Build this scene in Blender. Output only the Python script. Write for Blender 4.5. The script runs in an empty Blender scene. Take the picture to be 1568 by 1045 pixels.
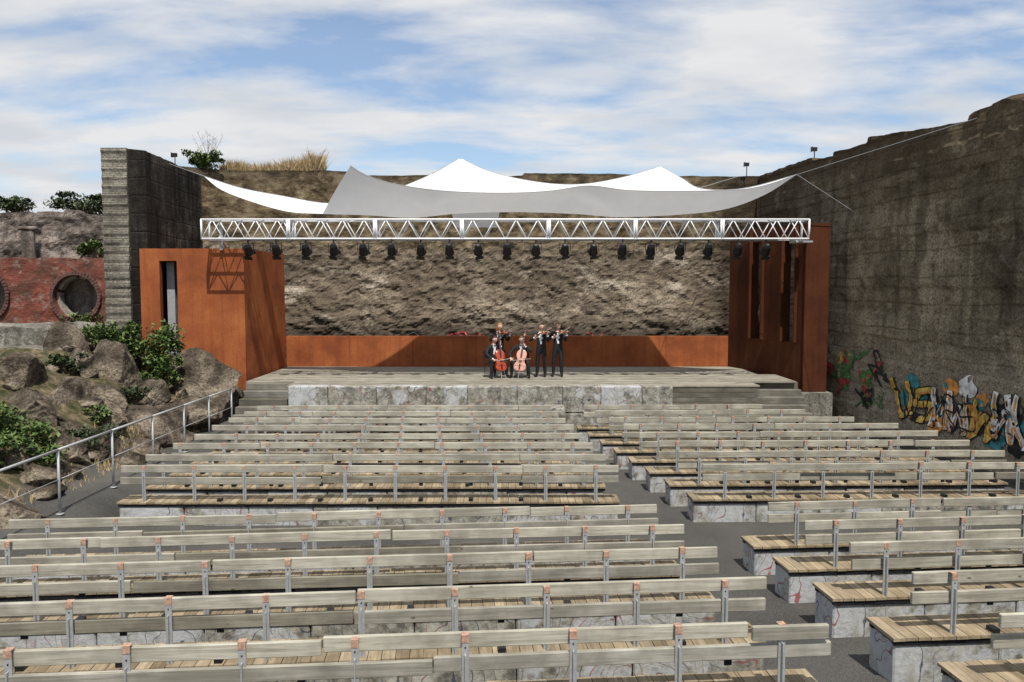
import bpy, bmesh, math, random
from mathutils import Vector, Matrix, noise
random.seed(7)
scene=bpy.context.scene
COL=scene.collection

# ------------------------------------------------------------------ helpers
class MB:
    def __init__(s): s.v=[]; s.f=[]; s.m=[]
    def add(s,vs,fs,m=0):
        o=len(s.v); s.v+= [tuple(v) for v in vs]; s.f+=[tuple(i+o for i in f) for f in fs]; s.m+=[m]*len(fs)
    def box(s,x0,x1,y0,y1,z0,z1,m=0,M=None):
        vs=[Vector((x,y,z)) for z in (z0,z1) for y in (y0,y1) for x in (x0,x1)]
        if M is not None: vs=[M@v for v in vs]
        s.add(vs,[(0,2,3,1),(4,5,7,6),(0,1,5,4),(2,6,7,3),(0,4,6,2),(1,3,7,5)],m)
    def tube(s,p0,p1,r0,r1=None,seg=8,m=0):
        if r1 is None: r1=r0
        p0=Vector(p0);p1=Vector(p1); d=(p1-p0)
        if d.length<1e-6: return
        q=d.to_track_quat('Z','Y').to_matrix()
        vs=[];fs=[]
        for p,r in((p0,r0),(p1,r1)):
            for i in range(seg):
                a=2*math.pi*i/seg
                vs.append(p+q@Vector((math.cos(a)*r,math.sin(a)*r,0)))
        for i in range(seg):
            j=(i+1)%seg; fs.append((i,j,seg+j,seg+i))
        fs.append(tuple(range(seg-1,-1,-1))); fs.append(tuple(range(seg,2*seg)))
        s.add(vs,fs,m)
    def ball(s,c,r,m=0,seg=10,rings=7,M=None,fn=None):
        c=Vector(c); rx,ry,rz=(r if isinstance(r,(tuple,list)) else (r,r,r))
        vs=[];fs=[]
        for j in range(rings+1):
            t=math.pi*j/rings
            for i in range(seg):
                a=2*math.pi*i/seg
                p=Vector((math.sin(t)*math.cos(a)*rx,math.sin(t)*math.sin(a)*ry,math.cos(t)*rz))
                if fn: p=fn(p)
                if M is not None: p=M@p
                vs.append(c+p)
        for j in range(rings):
            for i in range(seg):
                k=(i+1)%seg
                fs.append((j*seg+i,(j+1)*seg+i,(j+1)*seg+k,j*seg+k))
        s.add(vs,fs,m)
    def obj(s,name,mats,parent=None,smooth=False,bevel=0,loc=None,rotz=0):
        me=bpy.data.meshes.new(name); me.from_pydata(s.v,[],s.f)
        for m in mats: me.materials.append(m)
        me.polygons.foreach_set('material_index',s.m)
        if smooth: me.polygons.foreach_set('use_smooth',[True]*len(s.f))
        me.validate(); me.update()
        o=bpy.data.objects.new(name,me); COL.objects.link(o)
        if parent: o.parent=parent
        if loc is not None: o.location=loc
        o.rotation_euler[2]=rotz
        if bevel:
            b=o.modifiers.new('Bevel','BEVEL'); b.width=bevel; b.segments=1; b.limit_method='ANGLE'
        return o
def empty(name,loc=(0,0,0),rotz=0):
    o=bpy.data.objects.new(name,None); COL.objects.link(o); o.location=loc; o.rotation_euler[2]=rotz; o.empty_display_size=.2
    return o
def lerp(a,b,t): return a+(b-a)*t
def interp(x,pts):
    if x<=pts[0][0]: return pts[0][1]
    for (a,va),(b,vb) in zip(pts,pts[1:]):
        if x<=b: return lerp(va,vb,(x-a)/(b-a))
    return pts[-1][1]
def sm(x,a,b):
    t=max(0,min(1,(x-a)/(b-a))); return t*t*(3-2*t)

# ------------------------------------------------------------------ materials
class NT:
    def __init__(s,name,rough=.8,metal=0,spec=.3):
        s.mat=bpy.data.materials.new(name); s.mat.use_nodes=True; s.t=s.mat.node_tree
        s.b=s.t.nodes['Principled BSDF']; s.b.inputs['Roughness'].default_value=rough
        s.b.inputs['Metallic'].default_value=metal; s.b.inputs['Specular IOR Level'].default_value=spec
        s.tcn=s.t.nodes.new('ShaderNodeTexCoord'); s.obj=s.tcn.outputs['Object']
    def L(s,a,b): s.t.links.new(a,b)
    def n(s,k): return s.t.nodes.new(k)
    def map(s,scale=(1,1,1),loc=(0,0,0),vec=None,rot=(0,0,0)):
        m=s.n('ShaderNodeMapping'); s.L(vec or s.obj,m.inputs[0]); m.inputs['Scale'].default_value=scale; m.inputs['Location'].default_value=loc; m.inputs['Rotation'].default_value=rot; return m.outputs[0]
    def noise(s,scale,detail=6,rough=.6,vec=None,dist=0):
        m=s.n('ShaderNodeTexNoise'); s.L(vec or s.obj,m.inputs['Vector']); m.inputs['Scale'].default_value=scale
        m.inputs['Detail'].default_value=detail; m.inputs['Roughness'].default_value=rough; m.inputs['Distortion'].default_value=dist; return m.outputs['Fac']
    def vor(s,scale,vec=None,feat='F1',out='Distance'):
        m=s.n('ShaderNodeTexVoronoi'); m.feature=feat; s.L(vec or s.obj,m.inputs['Vector']); m.inputs['Scale'].default_value=scale; return m.outputs[out]
    def ramp(s,fac,stops,interp='LINEAR'):
        r=s.n('ShaderNodeValToRGB'); s.L(fac,r.inputs[0]); cr=r.color_ramp; cr.interpolation=interp
        while len(cr.elements)<len(stops): cr.elements.new(.5)
        for e,(p,c) in zip(cr.elements,stops):
            e.position=p; e.color=(c,c,c,1) if not isinstance(c,(tuple,list)) else (*c,1)
        return r.outputs[0]
    def mix(s,fac,a,b,blend='MIX'):
        m=s.n('ShaderNodeMix'); m.data_type='RGBA'; m.blend_type=blend; m.clamp_factor=True
        for sock,val in ((m.inputs[0],fac),(m.inputs[6],a),(m.inputs[7],b)):
            if isinstance(val,(int,float)): sock.default_value=val if sock==m.inputs[0] else (val,val,val,1)
            elif isinstance(val,(tuple,list)): sock.default_value=(*val,1)
            else: s.L(val,sock)
        return m.outputs[2]
    def math(s,op,a,b=0):
        m=s.n('ShaderNodeMath'); m.operation=op
        for sock,val in ((m.inputs[0],a),(m.inputs[1],b)):
            if isinstance(val,(int,float)): sock.default_value=val
            else: s.L(val,sock)
        return m.outputs[0]
    def xyz(s,vec=None):
        m=s.n('ShaderNodeSeparateXYZ'); s.L(vec or s.obj,m.inputs[0]); return m.outputs
    def island(s):
        g=s.n('ShaderNodeNewGeometry'); return g.outputs['Random Per Island']
    def bump(s,h,strength=.5,dist=.02):
        b=s.n('ShaderNodeBump'); s.L(h,b.inputs['Height']); b.inputs['Strength'].default_value=strength; b.inputs['Distance'].default_value=dist
        s.L(b.outputs[0],s.b.inputs['Normal'])
    def col(s,c):
        if isinstance(c,(tuple,list)): s.b.inputs['Base Color'].default_value=(*c,1)
        else: s.L(c,s.b.inputs['Base Color'])
        return s.mat

def simple(name,c,rough=.6,metal=0,var=.15,scale=8,spec=.3):
    m=NT(name,rough,metal,spec)
    n=m.noise(scale,3)
    c1=tuple(x*(1-var) for x in c); c2=tuple(min(1,x*(1+var)) for x in c)
    return m.col(m.ramp(n,[(.3,c1),(.7,c2)]))

def stone(name,dark,mid,light,course=0,streak=.6,big=.25,bumpd=.06,patch=None,extra=None,pits=.7,contrast=1):
    m=NT(name,.95,0,.1)
    a=m.noise(big,4,.62); b=m.noise(1.6,8,.72); f=m.noise(16,4,.7)
    w=.12/contrast
    c=m.ramp(m.math('ADD',m.math('MULTIPLY',a,.55),m.math('MULTIPLY',b,.45)),[(.5-w,dark),(.5,mid),(.5+w*.95,light)])
    c=m.mix(m.ramp(f,[(.36,pits),(.56,0)]),c,tuple(x*.35 for x in dark))
    if patch:
        pm=m.ramp(m.noise(.5,7,.65,vec=m.map((1,1,1.8),(7,3,1),rot=(0,.35,0)),dist=.6),[(.52,0),(.6,1)])
        c=m.mix(m.math('MULTIPLY',pm,.75),c,m.mix(m.ramp(f,[(.4,1),(.6,0)]),patch,mid))
    if streak:
        st=m.noise(1,4,.6,vec=m.map((2.2,2.2,.18),(5,1,0)))
        c=m.mix(m.math('MULTIPLY',m.ramp(st,[(.47,0),(.62,1)]),streak),c,tuple(x*.4 for x in dark))
    h=m.math('ADD',m.math('MULTIPLY',b,1.2),m.math('MULTIPLY',f,.5))
    if course:
        z=m.xyz()[2]
        zz=m.math('ADD',m.math('MULTIPLY',z,1/course),m.math('MULTIPLY',a,.5))
        fr=m.math('FRACT',zz); ln=m.ramp(fr,[(0,1),(.06,0),(.93,0),(1,1)])
        ln=m.math('MULTIPLY',ln,m.ramp(b,[(.35,.1),(.6,1)]))
        c=m.mix(m.math('MULTIPLY',ln,.5),c,tuple(x*.4 for x in dark))
        h=m.math('SUBTRACT',h,m.math('MULTIPLY',ln,.5))
    if extra: c=extra(m,c,b,f)
    m.bump(h,.9,bumpd)
    return m.col(c)

def upper_dark(m,c,b,f):
    # bedding layers in the quarried face and paler freshly exposed stone
    ly=m.noise(1,5,.65,vec=m.map((.5,.5,3.2),(2,0,1),rot=(0,-.22,0)),dist=.8)
    c=m.mix(m.ramp(ly,[(.40,.6),(.48,0)]),c,(.10,.08,.06))
    v=m.noise(.34,7,.66,vec=m.map((1,1,2.0),(2.5,0,6.2),rot=(0,-.3,0)),dist=.5)
    c=m.mix(m.math('MULTIPLY',m.ramp(v,[(.53,0),(.62,.75)]),m.ramp(f,[(.38,.2),(.55,1)])),c,(.50,.44,.35))
    c=m.mix(m.ramp(v,[(.36,.6),(.46,0)]),c,(.12,.095,.07))
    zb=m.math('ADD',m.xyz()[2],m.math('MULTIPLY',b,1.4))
    c=m.mix(m.ramp(m.math('MULTIPLY',zb,.1),[(.28,.85),(.36,0)]),c,(.05,.04,.03))  # cavity shadow above the parapet, painted into the low rock colour
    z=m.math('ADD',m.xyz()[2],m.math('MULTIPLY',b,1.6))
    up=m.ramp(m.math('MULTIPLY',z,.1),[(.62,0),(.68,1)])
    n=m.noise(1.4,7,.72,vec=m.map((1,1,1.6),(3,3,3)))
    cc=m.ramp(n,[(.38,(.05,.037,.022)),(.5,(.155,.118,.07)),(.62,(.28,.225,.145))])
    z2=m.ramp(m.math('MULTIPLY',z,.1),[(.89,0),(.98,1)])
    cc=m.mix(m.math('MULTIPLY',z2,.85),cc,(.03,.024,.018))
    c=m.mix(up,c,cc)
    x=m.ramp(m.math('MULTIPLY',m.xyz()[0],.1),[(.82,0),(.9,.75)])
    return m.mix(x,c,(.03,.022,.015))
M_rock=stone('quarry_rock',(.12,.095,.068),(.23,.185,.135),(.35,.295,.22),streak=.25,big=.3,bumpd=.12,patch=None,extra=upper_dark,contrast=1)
def graf_field(m,c,b,f):
    z=m.xyz()[2]
    low=m.ramp(m.math('MULTIPLY',m.math('ADD',z,m.math('MULTIPLY',b,3.0)),.1),[(.25,.55),(.5,0)])
    c=m.mix(low,c,m.ramp(f,[(.38,(.2,.165,.115)),(.55,(.48,.42,.32))]))
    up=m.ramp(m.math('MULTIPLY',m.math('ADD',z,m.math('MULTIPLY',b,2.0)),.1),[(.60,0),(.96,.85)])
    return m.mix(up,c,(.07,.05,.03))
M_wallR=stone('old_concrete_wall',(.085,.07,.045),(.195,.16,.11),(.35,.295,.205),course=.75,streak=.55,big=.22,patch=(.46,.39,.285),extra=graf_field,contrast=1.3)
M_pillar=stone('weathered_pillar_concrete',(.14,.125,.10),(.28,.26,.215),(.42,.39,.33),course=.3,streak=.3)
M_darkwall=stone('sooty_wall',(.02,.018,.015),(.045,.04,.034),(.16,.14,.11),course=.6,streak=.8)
M_greystone=stone('grey_ruin_stone',(.12,.10,.085),(.25,.21,.185),(.38,.32,.28),streak=.6,big=.5)
M_boulder=stone('boulder_rock',(.045,.037,.028),(.13,.105,.078),(.30,.25,.185),streak=0,big=.9,bumpd=.12,contrast=1.2)
M_conc=stone('ledge_concrete',(.13,.12,.10),(.24,.225,.195),(.36,.34,.3),streak=.6,big=.6,bumpd=.04)

def brickmat():
    m=NT('red_brick',.9,0,.1)
    br=m.n('ShaderNodeTexBrick'); 
    cv=m.n('ShaderNodeCombineXYZ'); x=m.xyz(); m.L(x[0],cv.inputs[0]); m.L(x[2],cv.inputs[1]); m.L(cv.outputs[0],br.inputs['Vector'])
    br.inputs['Scale'].default_value=1; br.inputs['Brick Width'].default_value=.23; br.inputs['Row Height'].default_value=.075; br.inputs['Mortar Size'].default_value=.008
    br.inputs['Color1'].default_value=(.16,.038,.027,1); br.inputs['Color2'].default_value=(.25,.068,.045,1); br.inputs['Mortar'].default_value=(.15,.09,.07,1)
    n=m.noise(1.3,8,.7)
    c=m.mix(m.ramp(n,[(.46,0),(.62,.8)]),br.outputs['Color'],(.08,.055,.042))
    c=m.mix(m.ramp(m.noise(2.3,7,.72,vec=m.map(loc=(5,5,5))),[(.53,0),(.66,.7)]),c,(.32,.25,.21))
    m.bump(m.noise(9,5,.7),.8,.05)
    return m.col(c)
M_brick=brickmat()

def rustmat(name,k):
    m=NT(name,.8,0,.2)
    a=m.noise(.8,6,.65); b=m.noise(22,4,.6)
    c=m.ramp(a,[(.35,(.22*k,.062*k,.022*k)),(.5,(.32*k,.092*k,.030*k)),(.66,(.40*k,.13*k,.042*k))])
    c=m.mix(m.ramp(b,[(.4,.3),(.6,0)]),c,(.13*k,.035*k,.015*k))
    st=m.noise(1,4,.6,vec=m.map((5,5,.3)))
    c=m.mix(m.math('MULTIPLY',m.ramp(st,[(.48,0),(.68,1)]),.45),c,(.15*k,.042*k,.018*k))
    m.bump(b,.15,.01)
    return m.col(c)
M_rust=rustmat('weathering_steel',1.0)
M_rust_shaded=rustmat('shaded_weathering_steel',.24)  # same rust, with the shade on the right-hand fins put into its colour

def woodmat(name,c1,c2,c3,axis=0):
    m=NT(name,.85,0,.15)
    r=m.island()
    off=m.n('ShaderNodeCombineXYZ'); m.L(m.math('MULTIPLY',r,37),off.inputs[0]); m.L(m.math('MULTIPLY',r,91),off.inputs[1]); m.L(m.math('MULTIPLY',r,53),off.inputs[2])
    va=m.n('ShaderNodeVectorMath'); va.operation='ADD'; m.L(m.obj,va.inputs[0]); m.L(off.outputs[0],va.inputs[1])
    sc=[26,26,26]; sc[axis]=1.1
    g=m.noise(1,5,.65,vec=m.map(tuple(sc),vec=va.outputs[0]),dist=1.4)
    big=m.noise(1.7,4,.6,vec=va.outputs[0])
    c=m.ramp(g,[(.28,c1),(.5,c2),(.72,c3)])
    c=m.mix(m.ramp(big,[(.38,.6),(.62,0)]),c,tuple(x*.65 for x in c1))
    k=m.vor(4.2,vec=m.map((.5 if axis==0 else 1,.5 if axis==1 else 1,1),vec=va.outputs[0]))
    c=m.mix(m.ramp(k,[(.035,.75),(.07,0)]),c,(.07,.045,.025))
    tint=m.ramp(r,[(0,(.62,.60,.55)),(.35,(.9,.88,.84)),(.7,(1,1,1)),(1,(1.1,1.08,1.02))])
    c=m.mix(1,c,tint,'MULTIPLY')
    m.bump(g,.35,.004)
    return m.col(c)
M_wood=woodmat('weathered_backrest_timber',(.21,.20,.165),(.385,.37,.315),(.51,.495,.435))
M_seat=woodmat('seat_timber',(.19,.145,.095),(.34,.275,.185),(.46,.385,.275),axis=1)
M_deck=woodmat('deck_timber',(.20,.185,.15),(.34,.32,.27),(.44,.42,.36))
M_clad=woodmat('stage_cladding_timber',(.12,.11,.095),(.2,.19,.165),(.27,.26,.22))

def blockmat():
    m=NT('graffiti_concrete_block',.9,0,.15)
    r=m.island()
    a=m.noise(6,7,.72)
    c=m.ramp(a,[(.36,(.10,.095,.08)),(.5,(.26,.25,.215)),(.64,(.42,.41,.36))])
    pm=m.math('ADD',m.noise(.9,4,.6),m.math('MULTIPLY',m.math('SUBTRACT',r,.5),.28))
    c=m.mix(m.ramp(pm,[(.52,0),(.55,.7)]),c,(.50,.52,.54))
    w=m.n('ShaderNodeTexWave'); m.L(m.obj,w.inputs['Vector']); w.inputs['Scale'].default_value=.9; w.inputs['Distortion'].default_value=14; w.inputs['Detail'].default_value=2; w.inputs['Detail Scale'].default_value=1.6
    ln=m.ramp(w.outputs['Fac'],[(.42,0),(.47,1),(.55,1),(.60,0)])
    n4=m.noise(.7,3,.5,vec=m.map((1,1,1),(11,4,2)))
    msk=m.ramp(n4,[(.42,0),(.46,1)])
    cc=m.ramp(n4,[(.46,(.03,.04,.08)),(.53,(.04,.05,.08)),(.57,(.30,.05,.04)),(.62,(.06,.13,.25))])
    c=m.mix(m.math('MULTIPLY',m.math('MULTIPLY',ln,msk),.85),c,cc)
    c=m.mix(m.ramp(m.noise(2.5,7,.78,vec=m.map(loc=(3,1,8))),[(.48,0),(.62,.8)]),c,m.ramp(a,[(.4,(.13,.12,.09)),(.6,(.33,.31,.25))]))
    m.bump(a,.7,.03)
    return m.col(c)
M_block=blockmat()
M_steel=simple('galvanised_steel',(.40,.41,.41),.5,.3,.15,25)
M_cap=simple('timber_post_cap',(.40,.25,.18),.8,0,.4,30)
M_black=simple('black_metal',(.02,.02,.022),.45,.2)
M_white=simple('white_truss_paint',(.82,.83,.84),.4,0,.04)
M_grey=simple('grey_render',(.33,.34,.35),.8)

def groundmat():
    m=NT('asphalt_ground',.95,0,.1)
    b=m.noise(60,4,.8); a=m.noise(.5,5,.6)
    c=m.ramp(a,[(.35,(.045,.043,.04)),(.6,(.075,.072,.066)),(.75,(.115,.105,.09))])
    c=m.mix(m.ramp(b,[(.5,0),(.62,.7)]),c,(.17,.165,.15))
    x=m.xyz()[0]
    e=m.ramp(m.math('MULTIPLY',m.math('ADD',x,m.math('MULTIPLY',m.noise(1.2,6),1.2)),-.05),[(.415,0),(.445,1)])
    ec=m.ramp(m.noise(2.8,8,.75),[(.38,(.025,.036,.013)),(.48,(.065,.06,.03)),(.55,(.12,.095,.058)),(.66,(.24,.19,.12))])
    c=m.mix(e,c,ec)
    m.bump(b,.6,.01)
    return m.col(c)
M_ground=groundmat()

def canopymat():
    m=NT('canopy_membrane',.65,0,.2)
    c=m.ramp(m.noise(1.5,3),[(.3,(.78,.78,.79)),(.7,(.86,.86,.86))])
    m.col(c)
    tr=m.n('ShaderNodeBsdfTranslucent'); tr.inputs[0].default_value=(.85,.85,.86,1)
    mx=m.n('ShaderNodeMixShader'); mx.inputs[0].default_value=.2
    m.L(m.b.outputs[0],mx.inputs[1]); m.L(tr.outputs[0],mx.inputs[2])
    out=[n for n in m.t.nodes if n.type=='OUTPUT_MATERIAL'][0]; m.L(mx.outputs[0],out.inputs[0])
    return m.mat
M_canopy=canopymat()

def leafmat(name,stops):
    m=NT(name,.6,0,.3); return m.col(m.ramp(m.island(),stops))
M_leaf=leafmat('shrub_leaves',[(0,(.03,.06,.015)),(.5,(.07,.12,.028)),(1,(.15,.20,.05))])
M_leaf2=leafmat('dark_shrub_leaves',[(0,(.02,.035,.015)),(.6,(.05,.075,.03)),(1,(.1,.12,.05))])
M_dry=leafmat('dry_grass_blades',[(0,(.25,.17,.08)),(.5,(.42,.31,.16)),(1,(.55,.44,.26))])
M_twig=simple('twigs',(.14,.1,.07),.9)

# ------------------------------------------------------------------ terrain
BASE=[(-5,.1),(4,0),(6.7,-.18),(8,-.25),(9.3,-.36),(10.7,-.45),(12,-.5),(15,-.5),(30,-.58),(31,-.6)]
def gz(x,y):
    z=interp(y,BASE)
    l=sm(-x,7.25,8.0)
    z+=l*lerp(.48,.5,sm(y,10,20))
    r=max(0,-x-8.8)
    if r>0:
        z+=min(r*.62,2.1)*sm(y,4,16)+ noise.fractal(Vector((x*.7,y*.7,0)),1,2,4)*.35*min(1,r)
    return z
xs=[-400,-200,-100,-60,-40]+[-32+i*.8 for i in range(14)]+[-20.6+i*.22 for i in range(62)]+[-6+i*1.5 for i in range(14)]+[18,25,40,80,200,400]
xs=sorted(set(round(v,2) for v in xs))
ys=[-400,-150,-60,-20]+[-8+i*.35 for i in range(137)]+[42,50,80,150,400,800]
mb=MB()
for y in ys:
    for x in xs: mb.v.append((x,y,gz(x,y)))
W=len(xs)
for j in range(len(ys)-1):
    for i in range(W-1):
        mb.f.append((j*W+i,j*W+i+1,(j+1)*W+i+1,(j+1)*W+i)); mb.m.append(0)
mb.obj('ground',[M_ground],smooth=True)

# ------------------------------------------------------------------ quarry walls
def bigwall(name,plan,zb,topfn,ds,nz,disp,thick,mat,side=1):
    P=[Vector(p) for p in plan]; S=[0]
    for a,b in zip(P,P[1:]): S.append(S[-1]+(b-a).length)
    n=max(2,int(S[-1]/ds)); rows=[]
    mb=MB()
    for i in range(n+1):
        s=S[-1]*i/n; k=0
        while k<len(S)-2 and s>S[k+1]: k+=1
        t=(s-S[k])/(S[k+1]-S[k]); p=P[k].lerp(P[k+1],t)
        d=(P[k+1]-P[k]).normalized(); N=Vector((d.y,-d.x))*side
        zt=topfn(s,p)
        for j in range(nz+1):
            z=zb+(zt-zb)*j/nz; q=p+N*disp(p,z,zt)
            mb.v.append((q.x,q.y,z))
        q=p-N*thick; mb.v.append((q.x,q.y,zt-.05)); mb.v.append((q.x,q.y,zb))
    H=nz+3
    for i in range(n):
        for j in range(H-1):
            f=(i*H+j,(i+1)*H+j,(i+1)*H+j+1,i*H+j+1)
            mb.f.append(f if side>0 else f[::-1]); mb.m.append(0)
    for i in (0,n):
        f=tuple(i*H+j for j in range(H)); mb.f.append(f if i==0 else f[::-1]); mb.m.append(0)
    return mb.obj(name,[mat])
def fr(p,z,s,o=5): return noise.fractal(Vector((p.x*s,p.y*s,z*s)),1.0,2.1,o)
def rockdisp(p,z,zt):
    low=1-sm(z,1.2,5.0)
    a=fr(p,z,.5)*.30+fr(p+Vector((9,9)),z*1.5+p.x*.25,1.7)*.16
    zz=z*1.6+p.x*.35+fr(p,z,.6,3)*.8
    strata=.14*(zz-math.floor(zz))**2
    blocky=.12*round(noise.noise(Vector((p.x*.7,p.y,z*.9+.2*p.x)))*4)/2
    up=1-.65*sm(z,5.6,6.2)
    return ((a+strata+blocky)*(.28+.55*low)+fr(p,z,4,4)*.07)*up+low*.6-.1*sm(z,zt-.35,zt)
def rtop(s,p):
    x=p.x
    z=8.74+ .04*fr(p,0,.7)
    z+= .16 if x<-6.5 else 0
    z+= .10 if -3.4<x<-1.5 or x>.5 else 0
    z-= .12*sm(x,3,9)
    return z
bigwall('quarry_rock_wall',[(-13.4,32.4),(-12.2,33.6),(-6,34.0),(0,34.2),(6,34.2),(10.9,34.2)],-.6,rtop,.09,110,rockdisp,1.5,M_rock,1)
def rdisp(p,z,zt):
    e=sm(z,zt-.4,zt)
    return fr(p,z,.6)*.09+fr(p,z,2.6,4)*.045 +.05*(1 if math.fmod(z+5,1.5)<.75 else 0) - e*.06*abs(fr(p,z,1.5))
def wtop(s,p):
    y=p.y
    z=interp(y,[(0,8.1),(15,8.1),(18.2,8.2),(18.6,8.25),(19.4,8.5),(20.6,8.42),(20.75,8.25),(23,8.45),(25.2,8.68),(25.35,8.5),(27.5,8.6),(27.6,8.5),(29,8.55),(29.1,8.66),(31,8.7),(34.4,8.7)])
    return z+.035*fr(p,0,1.3)
bigwall('quarry_side_wall',[(10.45,34.6),(10.9,28),(11.35,23.5),(11.9,18),(12.6,10),(13.2,0)],-.6,wtop,.10,90,rdisp,1.8,M_wallR,1)
mb=MB()
for (x,y,r) in((12.2,19.6,.38),(12.3,18.4,.25),(11.8,25.2,.22),(11.6,29.5,.2)):
    mb.ball((x,y,8.45),(r,r*1.6,r*.45),0,14,9,fn=lambda p:p*(1+.25*noise.noise(p*3+Vector((x,y,0)))))
mb.obj('coping_stones',[M_wallR],smooth=True)

# buttress wall at left
e=empty('concrete_buttress')
def small(p,z,zt): return fr(p,z,1.2)*.05+.035*(1 if math.fmod(z+5,.3)<.15 else 0)
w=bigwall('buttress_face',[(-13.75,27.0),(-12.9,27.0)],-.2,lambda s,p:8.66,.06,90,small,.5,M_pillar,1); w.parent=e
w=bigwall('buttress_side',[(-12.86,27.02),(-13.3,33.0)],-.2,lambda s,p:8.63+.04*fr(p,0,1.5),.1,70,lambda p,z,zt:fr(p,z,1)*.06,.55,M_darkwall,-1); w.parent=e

# brick ruin with round windows
e=empty('brick_ruin')
def holed(name,x0,x1,z0,z1,y,holes,mat,th=.5):
    st=.12; nx=int((x1-x0)/st); nz=int((z1-z0)/st); mb=MB(); idx={}
    def pt(i,j,b):
        k=(i,j,b)
        if k not in idx:
            x=x0+(x1-x0)*i/nx; z=z0+(z1-z0)*j/nz
            for hx,hz,r in holes:
                d=math.hypot(x-hx,z-hz)
                if abs(d-r)<st*.75 and d>0:
                    x=hx+(x-hx)/d*r; z=hz+(z-hz)/d*r
            zz=z
            if j==nz: zz+=.16*fr(Vector((x,0)),0,1.2)
            mb.v.append((x,y+(th if b else 0)-(0 if b else .07*fr(Vector((x,3)),z,1.5)),zz)); idx[k]=len(mb.v)-1
        return idx[k]
    solid=set()
    for i in range(nx):
        for j in range(nz):
            cx=x0+(x1-x0)*(i+.5)/nx; cz=z0+(z1-z0)*(j+.5)/nz
            if all(math.hypot(cx-hx,cz-hz)>r for hx,hz,r in holes): solid.add((i,j))
    for (i,j) in solid:
        for b in (0,1):
            q=[pt(i,j,b),pt(i+1,j,b),pt(i+1,j+1,b),pt(i,j+1,b)]
            mb.f.append(tuple(q if b==0 else q[::-1])); mb.m.append(0)
        for (di,dj,a,c) in((1,0,(1,0),(1,1)),(-1,0,(0,1),(0,0)),(0,1,(1,1),(0,1)),(0,-1,(0,0),(1,0))):
            if (i+di,j+dj) not in solid:
                A=(i+a[0],j+a[1]);C=(i+c[0],j+c[1])
                mb.f.append((pt(*A,0),pt(*A,1),pt(*C,1),pt(*C,0))); mb.m.append(0)
    return mb.obj(name,[mat],e)
HO=[(-16.95,3.62,.86),(-20.6,3.7,.95)]
holed('brick_wall',-30,-13.8,-.3,5.15,31,HO,M_brick)
M_ring=simple('brick_arch_ring',(.11,.06,.05),.9,0,.5,9)
M_grey2=simple('circle_trim_stone',(.26,.235,.20),.9,0,.4,10)
mb=MB()
for hx,hz,r in HO:
    for k in range(48):
        a=2*math.pi*k/48
        M=Matrix.Translation((hx,30.95,hz))@Matrix.Rotation(a,4,'Y')
        mb.box(r+.0,r+.14+random.uniform(-.02,.02),-.03,.3,-.052,.052,0,M)
    for k in range(40):
        if random.random()<.12: continue
        a=2*math.pi*k/40
        M=Matrix.Translation((hx,31.25,hz))@Matrix.Rotation(a,4,'Y')
        mb.box(r-.13,r-.002,-.05,.25,-.062,.062,1,M)
mb.obj('round_window_rings',[M_ring,M_grey2],e)
w=bigwall('upper_ruin_wall',[(-32,32.2),(-13.6,32.0)],4.6,lambda s,p:6.95+.12*fr(p,0,.8)+.15*round(noise.noise(Vector((p.x*.6,1,1)))*2),.1,34,lambda p,z,zt:fr(p,z,.9)*.22+fr(p,z,3)*.07,1.0,M_greystone,1); w.parent=e
w=bigwall('inner_back_wall',[(-32,32.0),(-13.6,32.0)],-.3,lambda s,p:4.8,.25,20,lambda p,z,zt:fr(p,z,.9)*.25,.5,M_greystone,1); w.parent=e
mb=MB(); mb.box(-32,-13.8,31.52,32.3,4.85,5.02); mb.obj('ledge',[M_greystone],e)
mb=MB()
for x,h,wd in((-19.1,1.2,.5),(-15.4,.9,.35)):
    mb.box(x-wd/2,x+wd/2,31.55,31.75,5.03,5.05+h); mb.box(x-wd/2-.1,x+wd/2+.1,31.5,31.78,5.05+h,5.2+h)
mb.obj('carved_fragments',[M_greystone],e,bevel=.05)
def ledge(x0,x1,y0,y1,z1,sd):
    bm=bmesh.new(); bmesh.ops.create_cube(bm,size=1)
    bmesh.ops.subdivide_edges(bm,edges=bm.edges[:],cuts=22,use_grid_fill=True)
    for v in bm.verts:
        p=Vector((lerp(x0,x1,v.co.x+.5),lerp(y0,y1,v.co.y+.5),lerp(-.3,z1,v.co.z+.5)))
        n=noise.fractal(p*1.1+Vector((sd,0,0)),1,2,5)
        v.co=p+Vector((v.co.x,v.co.y,v.co.z))*n*.28
    me=bpy.data.meshes.new('concrete_ledge'); bm.to_mesh(me); bm.free(); me.materials.append(M_conc)
    o=bpy.data.objects.new('concrete_ledge',me); COL.objects.link(o)
ledge(-19,-12.9,23.6,27,2.15,1); ledge(-17,-12.2,21.4,23.6,1.55,5); ledge(-17.5,-13.4,24.8,27.8,2.75,9)

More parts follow.
